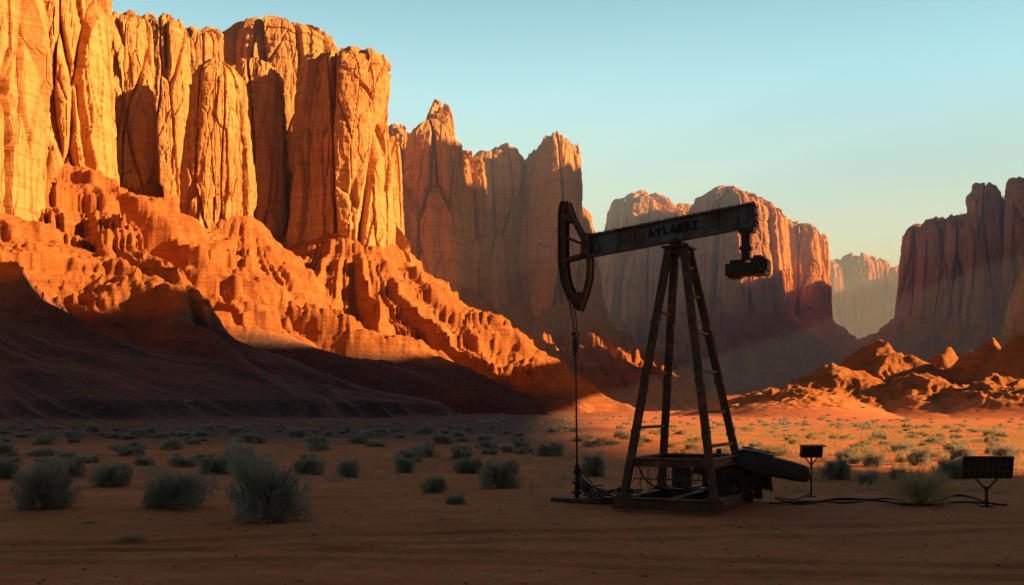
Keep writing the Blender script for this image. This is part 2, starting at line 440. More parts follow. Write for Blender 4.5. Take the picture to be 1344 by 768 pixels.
def tower_mesh(t, k=.9):
    R = t['R']; zb = t['zb']-.3*(t['zt']-t['zb'])-8; zt = t['zt']; Hh = min(zt-t['zb'], 260)
    hw = min(t['hw'], 150)
    nt_ = int(max(90, hw*5.4*k)); nw = int(max(60, t['hp']*1.3/1.15*k)); ncap = max(20, int(hw/2.0))
    th = np.linspace(0, 2*np.pi, nt_, endpoint=False)
    tw = np.linspace(0, 1, nw); capH = min(.16*Hh, R*.6)
    zs = zt-capH
    zw = zb+(zs-zb)*tw
    v = np.clip((zw-t['zb'])/(zs-t['zb']), -.5, 1)
    rf = np.where(v < 0, 1.06-.25*v, 1.06+(t['tp']-1.06)*np.clip(v, 0, 1)**1.1)
    ph = np.linspace(0, np.pi/2, ncap+1)[1:]
    rc = t['tp']*np.cos(ph)**.7; zc = zs+capH*np.sin(ph)
    rr = np.concatenate([rf, rc])[:, None]; zz = np.concatenate([zw, zc])[:, None]
    cap = np.concatenate([np.ones(nw), np.cos(ph)**.5])[:, None]
    C = np.cos(th)[None, :]; S_ = np.sin(th)[None, :]; s = t['s']
    w = R*.95
    bx = C*R*rr**.5+s*31; by = S_*R*rr**.5+s*7; bz = zz+0*bx
    n1 = noise(bx/w, by/w, bz/(6*w)+s)
    n2 = noise(bx/(w*.45), by/(w*.45), bz/(2.6*w))
    n3 = noise(bx/(w*.16), by/(w*.16), bz/(.5*w))
    q = .05*R*n2+.02*R*n3
    c1, e1 = cells((bx+q)/(.80*R), (by+q)/(.80*R), (bz+s)/(6.0*R))
    c2, e2 = cells((bx-q)/(.32*R), (by+q)/(.32*R), bz/(2.0*R))
    c3, e3 = cells((bx+q)/(.115*R), (by-q)/(.115*R), bz/(.42*R))
    r = R*rr*(1+.22*n1+.04*n2+.012*n3+.28*(c1-.5)*cap+.10*(c2-.5)*cap+.026*(c3-.5)*cap)
    r = r-R*.24*np.clip(1-e1/.08, 0, 1)*cap-R*.045*np.clip(1-e2/.05, 0, 1)*cap
    # bedding ledges
    zl = bz+noise(bx/(w*1.5), by/(w*1.5), 3.)*6
    lh = max(6., Hh*.075); kf = np.floor(zl/lh)
    led = noise(kf*3.7+s, .5, .5)
    lh2 = lh*.27; kf2 = np.floor(zl/lh2); led2 = noise(kf2*5.3+s, 9.5, .5)
    topm = .3+.7*sstep(.75, .95, (bz-t['zb'])/(zt-t['zb']))
    r = r+cap*(led*R*.05+led2*min(R*.03, 1.3))*topm
    r = r+cap*(noise(bx/5.5, by/5.5, bz/10)*.9+noise(bx/2.4, by/2.4, bz/4)*.5)*min(1, R/30)
    r = np.maximum(r, 0)
    x = t['X']+C*r; y = t['Y']+S_*r*t['dr']
    # uneven crest
    up = np.clip((bz-t['zb'])/(zt-t['zb']), 0, 1.2)**4
    cc, _ = cells(x/(R*.5), y/(R*.5)); cd, _ = cells(x/(R*.2), y/(R*.2))
    ja = .03 if t['g'] == 'near' else .07
    z = bz+up*(noise(x/(R*.8), y/(R*.8), s)*.06*Hh+(cc-.5)*ja*Hh+(cd-.5)*ja*.5*Hh+noise(x/(R*.2), y/(R*.2), s+4)*.02*Hh)
    return np.stack([x, y, z], -1), nt_
groups = {}
for t in tow:
    P, nc = tower_mesh(t, .4 if t['hw'] >= 110 else .98)
    groups.setdefault(t['g'], []).append((P, nc))
for gname, lst in groups.items():
    Vs = []; Fs = []; off = 0
    for P, nc in lst:
        Vs.append(P.reshape(-1, 3)); Fs.append(grid_faces(P.shape[0], nc, True, off)); off += P.shape[0]*nc
    me = np_mesh('cliff', np.concatenate(Vs), np.concatenate(Fs), False)
    o = link_mesh('cliff', me, M_CLIFF)
    tag(o, {'near': 'tall sunlit sandstone cliffs filling the left of the photo', 'spire': 'pointed shaded sandstone buttresses right of the tall left cliffs',
            'mesa': 'hazy mesa behind the pump jack with sunlit right end', 'far': 'pale distant mesa between the middle mesa and right cliffs, with an unseen tower added to shade it',
            'east': 'shaded grey brown cliffs at the right edge, with unseen towers added to cast shade'}[gname], 'cliff', kind='structure')

# ------------------------------------------------------------------ sun, sky, haze
sd = bpy.data.lights.new('sun', 'SUN'); sd.energy = 14.5; sd.angle = math.radians(.5); sd.color = (1, .58, .23)
so = bpy.data.objects.new('sun', sd); COL.objects.link(so)
so.rotation_euler = (-S).to_track_quat('-Z', 'Y').to_euler(); so.location = (300, 0, 300)
w = bpy.data.worlds.new('World'); SC.world = w; w.use_nodes = True
nt = w.node_tree; bg = nt.nodes['Background']
sky = nt.nodes.new('ShaderNodeTexSky'); sky.sky_type = 'NISHITA'; sky.sun_disc = False
sky.sun_elevation = el; sky.sun_rotation = math.atan2(S.x, S.y); sky.air_density = 1.2; sky.dust_density = 1.0; sky.ozone_density = 1.5
tcw = nt.nodes.new('ShaderNodeTexCoord'); sxyz = nt.nodes.new('ShaderNodeSeparateXYZ'); nt.links.new(tcw.outputs['Generated'], sxyz.inputs[0])
grad = ramp(nt, sxyz.outputs['Z'], [(0.0, (.84, .84, .66)), (.10, (.68, .83, .77)), (.30, (.36, .66, .75)), (.5, (.09, .19, .25)), (1.0, (.025, .05, .075))])
warm = mth(nt, 'MULTIPLY', mth(nt, 'POWER', mth(nt, 'MAXIMUM', sxyz.outputs['X'], 0), 5), mth(nt, 'SUBTRACT', 1.0, sxyz.outputs['Z'], True))
grad = mix(nt, mth(nt, 'MULTIPLY', warm, .7), grad, (1.0, .56, .32))
bk = mth(nt, 'ADD', mth(nt, 'MULTIPLY', sxyz.outputs['Y'], .9), .42, True)
bk = mth(nt, 'MAXIMUM', bk, mth(nt, 'MAXIMUM', mth(nt, 'MULTIPLY', warm, .5), .16))
gs = nt.nodes.new('ShaderNodeVectorMath'); gs.operation = 'SCALE'; nt.links.new(grad, gs.inputs[0]); nt.links.new(mth(nt, 'MULTIPLY', bk, 15.5), gs.inputs['Scale'])
colr = mix(nt, .88, sky.outputs['Color'], gs.outputs['Vector'])
nt.links.new(colr, bg.inputs['Color']); bg.inputs['Strength'].default_value = .09

bm = bmesh.new(); box(bm, (0, 1900, 175), (7000, 7000, 390))
me = bpy.data.meshes.new('sky'); bm.to_mesh(me); bm.free()
mh = bpy.data.materials.new('desert_haze'); mh.use_nodes = True; nt = mh.node_tree
nt.nodes.remove(nt.nodes['Principled BSDF'])
vs = nt.nodes.new('ShaderNodeVolumeScatter'); vs.inputs['Color'].default_value = (.34, .60, 1, 1); vs.inputs['Anisotropy'].default_value = .1
# dust hangs over the far basin, the air over the near plain is clear
ps = nt.nodes.new('ShaderNodeNewGeometry'); sx_ = nt.nodes.new('ShaderNodeSeparateXYZ'); nt.links.new(ps.outputs['Position'], sx_.inputs[0])
mr = nt.nodes.new('ShaderNodeMapRange'); mr.inputs['From Min'].default_value = 560; mr.inputs['From Max'].default_value = 1100; mr.inputs['To Min'].default_value = .00002; mr.inputs['To Max'].default_value = .00066
nt.links.new(sx_.outputs['Y'], mr.inputs['Value']); nt.links.new(mr.outputs['Result'], vs.inputs['Density'])
nt.links.new(vs.outputs[0], nt.nodes['Material Output'].inputs['Volume'])
o = link_mesh('sky', me, mh); tag(o, kind='structure')

# unseen rock arch, added only to throw shadow on valley floor and left slope
XC = 500.0; TH = 40.0; KZ = S.z/S.x
def proj(p):
    d = XC-p[0]; return (p[1]+d*S.y/S.x, p[2]+d*KZ)
def hit(px, py):
    ys = np.exp(np.linspace(np.log(135), np.log(760), 1500)).astype(np.float32)
    xs = (px-672)/F*ys; zs = CH+(HY-py)/F*ys
    hh = hfun(xs, ys); m = hh > zs
    if not m.any(): return None
    k = int(np.argmax(m)); return (float(xs[k]), float(ys[k]), float(zs[k]))
hand = sorted(proj(p) for p in [(-154, 300, 48.5), (-134, 370, 37), (-89, 480, 22), (-32, 580, 11.5), (25, 700, 3)])
edge = [hit(px, py) for px, py in [(0, 335), (60, 362), (130, 392), (200, 412), (280, 436), (350, 456), (430, 482), (500, 500), (600, 515), (680, 526)]]
ups = sorted(proj(p) for p in edge if p)
ys_ = np.array([p[0] for p in ups]); zs_ = np.maximum.accumulate(np.array([p[1] for p in ups])[::-1])[::-1]
hy = np.array([p[0] for p in hand]); hz = np.array([p[1] for p in hand])
def crest(y):
    a = float(np.mean([np.interp(y+q, ys_, zs_) for q in (-50, -30, -10, 0, 10, 30, 50)])); b = float(np.interp(y, hy, hz))
    return min(max(a, b-10), b+14)
yend = 655.0
lower = [proj(p) for p in [(14, 36, 0), (9, 60, 0), (6, 100, 0), (10, 250, 0), (20, 450, 0), (24, 700, 0)]]
yl0 = lower[0][0]
yy = np.linspace(yl0, yend, 70)
ulist = [(float(y), crest(float(y))+.5*math.sin(y*.11)+.4*math.sin(y*.29+1)) for y in yy]
llist = [(float(y), min(float(np.interp(y, [a[0] for a in lower], [a[1] for a in lower])), u[1]-1)) for y, u in zip(yy, ulist)]
def wall(bm, A, B, rise=0.0):
    va = [[bm.verts.new((XC+dx, y, z)) for y, z in A] for dx in (0, TH)]
    vb = [[bm.verts.new((XC+dx, y, z+(rise if dx else 0))) for y, z in B] for dx in (0, TH)]
    n = len(A)
    for i in range(n-1):
        for k in (0, 1): bm.faces.new((va[k][i], va[k][i+1], vb[k][i+1], vb[k][i]))
        bm.faces.new((va[0][i], va[0][i+1], va[1][i+1], va[1][i])); bm.faces.new((vb[0][i], vb[0][i+1], vb[1][i+1], vb[1][i]))
    for i in (0, n-1): bm.faces.new((va[0][i], va[1][i], vb[1][i], vb[0][i]))
bm = bmesh.new()
wall(bm, [(y, max(z, l[1]+TH*KZ+1)) for (y, z), l in zip(ulist, llist)], llist, TH*KZ)
wall(bm, [(-900, ulist[0][1]+40), (-200, ulist[0][1]+30), (yl0-.01, ulist[0][1]+10)], [(-900, -8), (-200, -8), (yl0-.01, -8)])
wall(bm, [(yend+.01, ulist[-1][1]+4), (yend+14, ulist[-1][1]-20)], [(yend+.01, -8), (yend+14, -8)])
me = bpy.data.meshes.new('cliff'); bm.to_mesh(me); bm.free()
o = link_mesh('cliff', me, M_CLIFF); tag(o, 'unseen sandstone arch added to cast the valley shadow', 'cliff', kind='structure')

# ------------------------------------------------------------------ shrubs
def shrub_arrays(n, r, h, blade, wid, seed, up=.3, lump=.35, clump=0):
    g = np.random.default_rng(seed)
    d = g.normal(size=(n, 3)); d[:, 2] = np.abs(d[:, 2])*1.1; d /= np.linalg.norm(d, axis=1)[:, None]
    if clump:      # leaves gather along branch ends
        cd = g.normal(size=(clump, 3)); cd[:, 2] = np.abs(cd[:, 2])*1.1; cd /= np.linalg.norm(cd, axis=1)[:, None]
        cr = (.62+.46*g.random(clump))*(1+.55*noise(cd[:, 0]*1.4+seed, cd[:, 1]*1.4, cd[:, 2]*1.4)); k = g.integers(clump, size=n)
        sel = g.random(n) < .85
        dc = cd[k]+g.normal(size=(n, 3))*.10; dc[:, 2] = np.abs(dc[:, 2]); dc /= np.linalg.norm(dc, axis=1)[:, None]
        d = np.where(sel[:, None], dc, d)
        f = np.where(sel, cr[k]*(1-.45*g.random(n)**1.6), g.random(n)**.4*.72)
    else:
        ln = 1+lump*noise(d[:, 0]*2.3+seed, d[:, 1]*2.3, d[:, 2]*2.3)*1.2+.16*noise(d[:, 0]*6+seed, d[:, 1]*6, d[:, 2]*6)
        f = g.random(n)**.4*ln
    dd = d.copy(); dd[:, 2] = dd[:, 2]**.66; dd[:, :2] *= (np.linalg.norm(d[:, :2], axis=1)[:, None]+.02)**(-.25)
    P = dd*f[:, None]*np.array([r, r, h])
    P[:, 2] = np.abs(P[:, 2])
    D = d*1.0+g.normal(size=(n, 3))*.42+np.array([0, 0, up]); D /= np.linalg.norm(D, axis=1)[:, None]
    side = np.cross(D, g.normal(size=(n, 3))); side /= np.linalg.norm(side, axis=1)[:, None]
    L = blade*(.5+1.0*g.random(n)**2)[:, None]
    a = P-side*wid/2; b = P+side*wid/2; c = P+D*L+side*wid*.2; e_ = P+D*L-side*wid*.2
    V = np.stack([a, b, c, e_], 1).reshape(-1, 3)
    Fc = np.arange(n*4).reshape(n, 4)
    return V, Fc
def stem_mesh(seed, r, h, n=16):
    g = random.Random(seed); bm = bmesh.new()
    for i in range(n):
        a = g.random()*6.28; q = g.uniform(.3, .95); zt = h*g.uniform(.5, .95)
        tube(bm, [(0.03*math.cos(a), .03*math.sin(a), -.05), (r*q*.4*math.cos(a), r*q*.4*math.sin(a), zt*.45), (r*q*math.cos(a+.2), r*q*math.sin(a+.2), zt)], [.022, .014, .005], 5)
    me = bpy.data.meshes.new('stem'); bm.to_mesh(me); bm.free(); me.materials.append(M_STEM); return me
BIG = []; SM = []; DRY = []
for k in range(7):
    V, Fc = shrub_arrays(16000, 1, .98, .12, .016, 11+k, clump=85+k*9); me = np_mesh('foliage', V, Fc, False); me.materials.append(M_BUSH)
    BIG.append((me, stem_mesh(k, 1.0, 1.0, 60)))
for k in range(6):
    V, Fc = shrub_arrays(3200, 1, 1, .18, .038, 51+k, clump=34+k*4); me = np_mesh('sage_bush', V, Fc, False); me.materials.append(M_BUSH); SM.append(me)
for k in range(4):
    V, Fc = shrub_arrays(2600, 1, 1, .24, .032, 71+k, .5, clump=30+k*3); me = np_mesh('dry_bush', V, Fc, False); me.materials.append(M_DRY); DRY.append(me)
V, Fc = shrub_arrays(2200, .95, .85, .42, .012, 99, .9, .6); TWIG = np_mesh('foliage', V, Fc, False); TWIG.materials.append(M_DRY)
twigstem = stem_mesh(42, .95, .95, 60)

placed = []
def gz(x, y): return float(hfun(np.array([x]), np.array([y]))[0])
def loc_of(px, pb):
    Y = CH*F/(pb-HY); return wx(px, Y), Y
def big_bush(px, pb, wpx, hpx, label, kind='sage', group=None):
    X, Y = loc_of(px, pb); rw = wpx/F*Y/2; hh = hpx/F*Y
    r = empty('sage_bush' if kind == 'sage' else 'dry_bush', (X, Y, gz(X, Y)-.03), random.random()*6.28)
    if kind == 'sage': fo, st = BIG[len(placed) % 7]
    else: fo, st = TWIG, twigstem
    for nm, m_ in (('foliage', fo), ('stem', st)):
        c = bpy.data.objects.new(nm, m_); COL.objects.link(c); c.parent = r; c.scale = (rw*.98, rw*.94, hh*.92)
    tag(r, label, 'bush', group); placed.append((X, Y, rw))
BB = [
 (60, 670, 85, 66, 'large dark sage bush nearest the left edge of the photo'),
 (147, 639, 60, 36, 'low wide sage bush between the two leftmost large bushes'),
 (230, 665, 95, 52, 'broad low sage bush, second large one from the left'),
 (352, 680, 106, 84, 'biggest sage bush, tall round and closest to the camera'),
 (458, 628, 35, 28, 'small round sage bush right of the biggest bush, set farther back'),
 (657, 641, 54, 42, 'dense round sage bush left of the pump jack rod'),
 (571, 646, 36, 24, 'small sage bush just left of the dense round one'),
 (598, 661, 28, 14, 'tiny flat sage bush on bare soil in front of the dense round one'),
 (405, 622, 42, 28, 'medium sage bush behind and right of the biggest bush'),
 (531, 621, 30, 24, 'small sage bush halfway between the biggest and the dense round bush'),
 (8, 628, 40, 26, 'sage bush cut by the left edge, behind the large dark one'),
 (88, 626, 52, 30, 'wide sage bush behind the large dark leftmost bush'),
 (283, 622, 46, 26, 'flattish sage bush behind the broad low one'),
 (778, 623, 36, 32, 'sage bush directly behind the pump jack rod'),
 (617, 621, 44, 24, 'low sage bush behind the dense round one'),
 (1098, 631, 42, 33, 'round grey green bush right of the small boxy solar panel'),
 (1140, 636, 32, 17, 'low dark bush right of the round grey green one'),
 (1207, 611, 32, 22, 'sunlit round bush behind the twiggy dry shrub'),
 (1148, 614, 30, 22, 'sunlit bush above the low dark bush'),
 (1251, 628, 46, 30, 'pale sunlit bush left of the large solar panel'),
 (1180, 631, 26, 16, 'small sunlit bush left of the pale one'),
 (1262, 604, 34, 22, 'sunlit bush behind and above the pale one'),
 (1318, 602, 36, 20, 'sunlit bush above the large solar panel at the right edge'),
 (1110, 606, 26, 18, 'sunlit bush behind the round grey green one'),
]
for b in BB: big_bush(*b)
big_bush(1209, 663, 72, 46, 'twiggy dry shrub beside the cable left of the large solar panel', 'dry')
big_bush(172, 707, 46, 12, 'flat dry tuft lying low on bare soil at the lower left', 'dry')
big_bush(118, 687, 18, 6, 'tiny dry tuft in front of the large dark leftmost bush', 'dry')
gr = np.random.default_rng(3); cnt = 0; tries = 0
while cnt < 215 and tries < 8000:
    tries += 1
    Y = 38+(gr.random()**.8)*75; px = gr.uniform(-20, 1364)
    X = wx(px, Y)
    r = gr.uniform(.4, .85)*(1.15 if px < 800 else .85)
    if Y < 50: r *= .75
    if 815 < px < 1010 and Y < 45: continue
    if any((X-a)**2+(Y-b)**2 < (r+c)**2*1.4 for a, b, c in placed): continue
    lit = px > 800
    me = (DRY if gr.random() < .6 else SM)[0:4][int(gr.integers(4))] if lit else SM[int(gr.integers(6))]
    dry = me.name.startswith('dry')
    o = bpy.data.objects.new('dry_bush' if dry else 'sage_bush', me); COL.objects.link(o)
    o.location = (X, Y, gz(X, Y)-.03); o.rotation_euler = (0, 0, gr.random()*6.28); o.scale = (r, r*gr.uniform(.75, 1.15), r*gr.uniform(.6, .95))
    if dry: tag(o, 'small straw coloured bush scattered on the plain right of the pump jack', 'bush', 'dry bushes on the right plain')
    elif lit: tag(o, 'small grey green bush scattered on the plain right of the pump jack', 'bush', 'green bushes on the right plain')
    else: tag(o, 'small sage bush far out on the dark plain below the left cliffs', 'bush', 'sage bushes on the dark plain')
    placed.append((X, Y, r)); cnt += 1
def scatter_mass(name, mat, label, cat, n, yf, base, faces, smin, smax, u0, u1, zmax=25):
    Vs = []; Fs = []; off = 0
    Yr = yf(n); Ur = gr.uniform(u0, u1, n); Xr = Ur*Yr; Zr = hfun(Xr, Yr)
    for i in range(n):
        if Zr[i] > zmax: continue
        s_ = gr.uniform(smin, smax)
        Vs.append(base*s_+np.array([Xr[i], Yr[i], Zr[i]-.03])); Fs.append(faces+off); off += len(base)
    me = np_mesh(name, np.concatenate(Vs), np.concatenate(Fs), False)
    o = link_mesh(name, me, mat); tag(o, label, cat, kind='stuff')
b0, f0 = shrub_arrays(70, 1, .8, .5, .35, 5)
scatter_mass('scrub', M_BUSH, 'distant low scrub dotting the valley floor', 'scrub', 900, lambda n: 118+gr.random(n)**1.3*500, b0, f0, .25, .6, -.56, .56)
b1, f1_ = shrub_arrays(46, 1, .7, .9, .07, 6, .9)
scatter_mass('dry_grass', M_DRY, 'dry yellow grass tufts on the sunlit plain right of the pump jack', 'grass', 1700, lambda n: 29+gr.random(n)**.9*120, b1, f1_, .10, .28, .17, .56, 3)
scatter_mass('dry_grass', M_BUSH, 'thin dull grass tufts on the shaded plain at left', 'grass', 1000, lambda n: 31+gr.random(n)**.9*90, b1, f1_, .06, .2, -.56, .17, 3)
# pebbles
ico = np.array([(1,0,0),(-1,0,0),(0,1,0),(0,-1,0),(0,0,1),(0,0,-1)], float); icf = np.array([(0,2,4),(2,1,4),(1,3,4),(3,0,4),(2,0,5),(1,2,5),(3,1,5),(0,3,5)])
n = 3000; Yr = 11+gr.random(n)**1.4*50; Xr = gr.uniform(-.56, .56, n)*Yr; Zr = hfun(Xr, Yr)
Vs = []; Fs = []
for i in range(n):
    s_ = .008+.04*gr.random()**6+Yr[i]*.0003
    a = gr.random()*6.28; c, s2 = math.cos(a), math.sin(a)
    v = ico*(s_*gr.uniform(.6, 1.3, (6, 1)))*np.array([1.2, .9, .6])
    v = v@np.array([(c, s2, 0), (-s2, c, 0), (0, 0, 1)])+np.array([Xr[i], Yr[i], Zr[i]+s_*.1])
    Vs.append(v); Fs.append(icf+6*i)
me = np_mesh('pebbles', np.concatenate(Vs), np.concatenate(Fs), False)
o = link_mesh('pebbles', me, M_STONE); tag(o, 'loose pebbles strewn over the bare red soil', 'pebbles', kind='stuff')

# ------------------------------------------------------------------ pump jack
PR = math.radians(-26.57)
pj = empty('pump_jack', (4.45, 26.5, 0), PR); pj.scale = (1.015,)*3
tag(pj, 'tall rusty oil pump jack standing on the red plain before the cliffs', 'pump jack')
LX0, LX1, LY = -1.0, 1.32, 1.45
corners = [(LX0, -LY), (LX1, -LY), (LX0, LY+.15), (LX1, LY+.15)]
tops = [(-.2, -.26), (.2, -.26), (-.2, .26), (.2, .26)]
def leg_pt(i, z):
    f = (z-.3)/(6.7-.3); c = corners[i]; t = tops[i]
    return Vector((c[0]+(t[0]-c[0])*f, c[1]+(t[1]-c[1])*f, z))
for i in range(4):
    bm = bmesh.new(); hbeam(bm, leg_pt(i, .3), leg_pt(i, 6.72), .18, .17, .03, (0, 1, 0))
    box(bm, leg_pt(i, .33), (.36, .36, .05), None, .006)
    for z_ in (1.9, 3.3, 4.7): box(bm, leg_pt(i, z_), (.2, .19, .2), None, .01)
    for sx2 in (-.12, .12):
        for sy2 in (-.12, .12): cyl(bm, leg_pt(i, .35)+Vector((sx2, sy2, 0)), leg_pt(i, .35)+Vector((sx2, sy2, .05)), .022, 6)
    part('leg', bm, M_RUST, pj)
def rung(a, b, z, w=.08, h=.08):
    bm = bmesh.new(); bar(bm, leg_pt(a, z), leg_pt(b, z), w, h, bevel=.01); part('rung', bm, M_RUST, pj)
for z in (5.05, 3.5, 2.05): rung(0, 2, z)
for z in (6.2, 5.45, 4.5, 3.5, 2.45, 1.6): rung(1, 3, z)
for a, b in ((0, 1), (2, 3), (1, 3), (0, 2)):
    bm = bmesh.new(); hbeam(bm, leg_pt(a, 1.18), leg_pt(b, 1.18), .16, .22, .03); part('cross_beam', bm, M_RUST, pj)
bm = bmesh.new(); box(bm, (0, 0, 6.74), (.72, .8, .06), None, .01); box(bm, (0, 0, 6.62), (.5, .66, .14), None, .01)
part('top_plate', bm, M_DARK, pj)
bm = bmesh.new()
for s_ in (-1, 1):
    box(bm, (0, s_*.27, 6.83), (.34, .1, .14), None, .01); cyl(bm, (0, s_*.2, 6.86), (0, s_*.36, 6.86), .1)
cyl(bm, (0, -.42, 6.86), (0, .42, 6.86), .05)
part('saddle_bearing', bm, M_DARK, pj)
# walking beam
bt = math.radians(6.0); bd = Vector((math.cos(bt), 0, math.sin(bt))); bu = Vector((-math.sin(bt), 0, math.cos(bt)))
B0 = Vector((0, 0, 7.24))
def bp(t, u=0, y=0): return B0+bd*t+bu*u+Vector((0, y, 0))
bm = bmesh.new()
hbeam(bm, bp(-2.62), bp(1.98), .22, .62, .05, bu)
for t_ in (-2.3, -1.25, 1.05, 1.55):
    for s_ in (-1, 1): bar(bm, bp(t_, -.255, s_*.055), bp(t_, .255, s_*.055), .07, .02, (1, 0, 0))
for t_ in np.arange(-2.45, 1.9, .24): cyl(bm, bp(float(t_), .31, -.07), bp(float(t_), .335, -.07), .02, 6)
part('walking_beam', bm, M_BEAM, pj, 'grey painted rust streaked walking beam')
bm = bmesh.new(); bar(bm, bp(1.985, 0), bp(2.015, 0), .30, .64, bu, .006)
for u_ in (-.2, 0, .2):
    for y_ in (-.1, .1): bar(bm, bp(2.0, u_, y_), bp(2.05, u_, y_), .045, .045, bu)
part('end_plate', bm, M_RUST, pj)
# hand painted lettering, each letter a little off the line
LV = []; LF = []; xo = 0.0; rl = random.Random(12)
for ch, wdt in zip('AYLAREZ', (1.1, 1.0, .8, 1.1, .95, .9, .95)):
    cu = bpy.data.curves.new('letter', 'FONT'); cu.body = ch; cu.size = .31; cu.extrude = .004; cu.offset = .012
    to = bpy.data.objects.new('letter', cu); COL.objects.link(to); bpy.context.view_layer.update()
    me = bpy.data.meshes.new_from_object(to.evaluated_get(bpy.context.evaluated_depsgraph_get())); bpy.data.objects.remove(to)
    xs = [v.co.x for v in me.vertices]; mn, mxx = min(xs), max(xs); ww = .18*wdt; a_ = rl.uniform(-.09, .09); sy = rl.uniform(.92, 1.1); dy_ = rl.uniform(-.018, .018)
    o0 = len(LV)
    for v in me.vertices:
        x_ = (v.co.x-mn)/(mxx-mn)*ww; y_ = v.co.y*sy+dy_
        LV.append((xo+x_-a_*y_, y_+a_*x_, v.co.z))
    for p_ in me.polygons: LF.append([o0+i_ for i_ in p_.vertices])
    xo += ww+.045
me = bpy.data.meshes.new('lettering'); me.from_pydata(LV, [], LF); me.update()
lt = link_mesh('lettering', me, M_LETTER, [c for c in pj.children if c.name.startswith('walking_beam')][0])
lt.location = bp(-.86, -.08, -.034); lt.rotation_euler = (math.radians(90), -bt, 0); lt.scale = (1.42/xo, 1, 1)
lt['label'] = 'worn black letters on the beam'
# horsehead
La = [(-3.30, 8.24), (-3.37, 7.95), (-3.38, 7.2), (-3.36, 6.5), (-3.24, 5.9), (-2.88, 5.27)]
Ra = [(-3.18, 8.24), (-3.02, 7.8), (-2.74, 7.3), (-2.56, 6.95), (-2.50, 6.5), (-2.52, 6.1), (-2.62, 5.7), (-2.80, 5.27)]
def path3(a, y=0, n=6): return smoothpath([(x, y, z) for x, z in a], n)
bm = bmesh.new(); p = path3(La)
for a, b in zip(p, p[1:]): bar(bm, a, b+(b-a)*.06, .36, .05, (1, 0, 0))
part('horsehead_face', bm, M_DARK, pj)
for s_ in (-1, 1):
    bm = bmesh.new()
    for arr, hh, nn in ((La, .18, 6), (Ra, .11, 1)):
        p = path3(arr, s_*.14, nn)
        if arr is La: p = [q+Vector((.1, 0, 0)) for q in p]
        for a, b in zip(p, p[1:]): bar(bm, a, b+(b-a)*.1, .03, hh, (1, 0, 0))
    for (a, b, h_) in (((-3.3, 6.62), (-2.5, 6.75), .10), ((-3.28, 7.78), (-3.04, 7.78), .22), ((-3.28, 7.3), (-2.75, 7.05), .07), ((-3.05, 5.62), (-2.7, 5.62), .2)):
        bar(bm, (a[0], s_*.138, a[1]), (b[0], s_*.138, b[1]), .024, h_, (0, 0, 1))
    part('horsehead_frame', bm, M_RUST, pj)
bm = bmesh.new(); p = path3(Ra, 0, 1)
for a, b in zip(p, p[1:]): bar(bm, a, b+(b-a)*.06, .25, .04, (1, 0, 0))
box(bm, (-2.6, 0, 7.0), (.26, .3, .62), None, .01); part('horsehead_back', bm, M_RUST, pj)
# bridle cables, clamp and rod
for s_ in (-1, 1):
    bm = bmesh.new(); tube(bm, smoothpath([(-3.42, s_*.1, 7.6), (-3.42, s_*.1, 6.9), (-3.38, s_*.1, 6.3), (-3.24, s_*.1, 5.8), (-3.0, s_*.1, 5.2), (-2.95, s_*.09, 4.62)], 5), .018, 6); part('bridle_cable', bm, M_WIRE, pj)
bm = bmesh.new(); tube(bm, smoothpath([(-3.1, -.1, 5.5), (-2.98, -.14, 4.9), (-2.80, -.12, 4.5), (-2.86, -.08, 4.1)], 5), .012, 6); part('bridle_cable', bm, M_WIRE, pj, 'loose kinked cable end beside the clamp')
bm = bmesh.new(); box(bm, (-2.94, 0, 4.58), (.12, .3, .1), None, .012); box(bm, (-2.94, 0, 4.3), (.15, .13, .38), None, .02); cyl(bm, (-2.94, 0, 4.55), (-2.94, 0, 3.95), .05); box(bm, (-2.94, 0, 4.02), (.1, .16, .12), None, .01)
part('carrier_bar', bm, M_DARK, pj)
bm = bmesh.new(); cyl(bm, (-2.94, 0, 4.0), (-2.9, 0, .8), .026, 10); part('polished_rod', bm, M_DARK, pj)
# counterweight hanging under the tail
cx = 1.78; cz = bp(cx)[2]-.32
bm = bmesh.new(); box(bm, (cx, 0, cz-.05), (.4, .36, .1), None, .004); box(bm, (cx-.02, 0, cz-.42), (.2, .2, .74), None, .006)
box(bm, (cx-.02, 0, cz-.5), (.28, .27, .1), None, .004); cyl(bm, (cx-.02, -.2, cz-.18), (cx-.02, .2, cz-.18), .07)
part('hanger', bm, M_DARK, pj)
bm = bmesh.new(); z0 = cz-1.02
box(bm, (cx-.12, 0, z0-.02), (.78, .46, .3), None, .006); box(bm, (cx+.33, 0, z0+.03), (.36, .6, .42), None, .006)
box(bm, (cx-.22, 0, z0+.18), (.38, .3, .1), None, .004); box(bm, (cx+.3, 0, z0+.27), (.2, .4, .07), None, .004); box(bm, (cx-.3, 0, z0-.2), (.3, .36, .06), None, .004)
box(bm, (cx+.53, 0, z0+.05), (.05, .44, .26), None, .004)
part('counterweight', bm, M_DARK, pj)
for y_ in (-.2, .2):
    for x_ in (.22, .44):
        bm = bmesh.new(); cyl(bm, (cx+x_, -.33, z0+.03+y_*.6), (cx+x_, -.29, z0+.03+y_*.6), .03, 6); part('bolt', bm, M_RUST, pj)
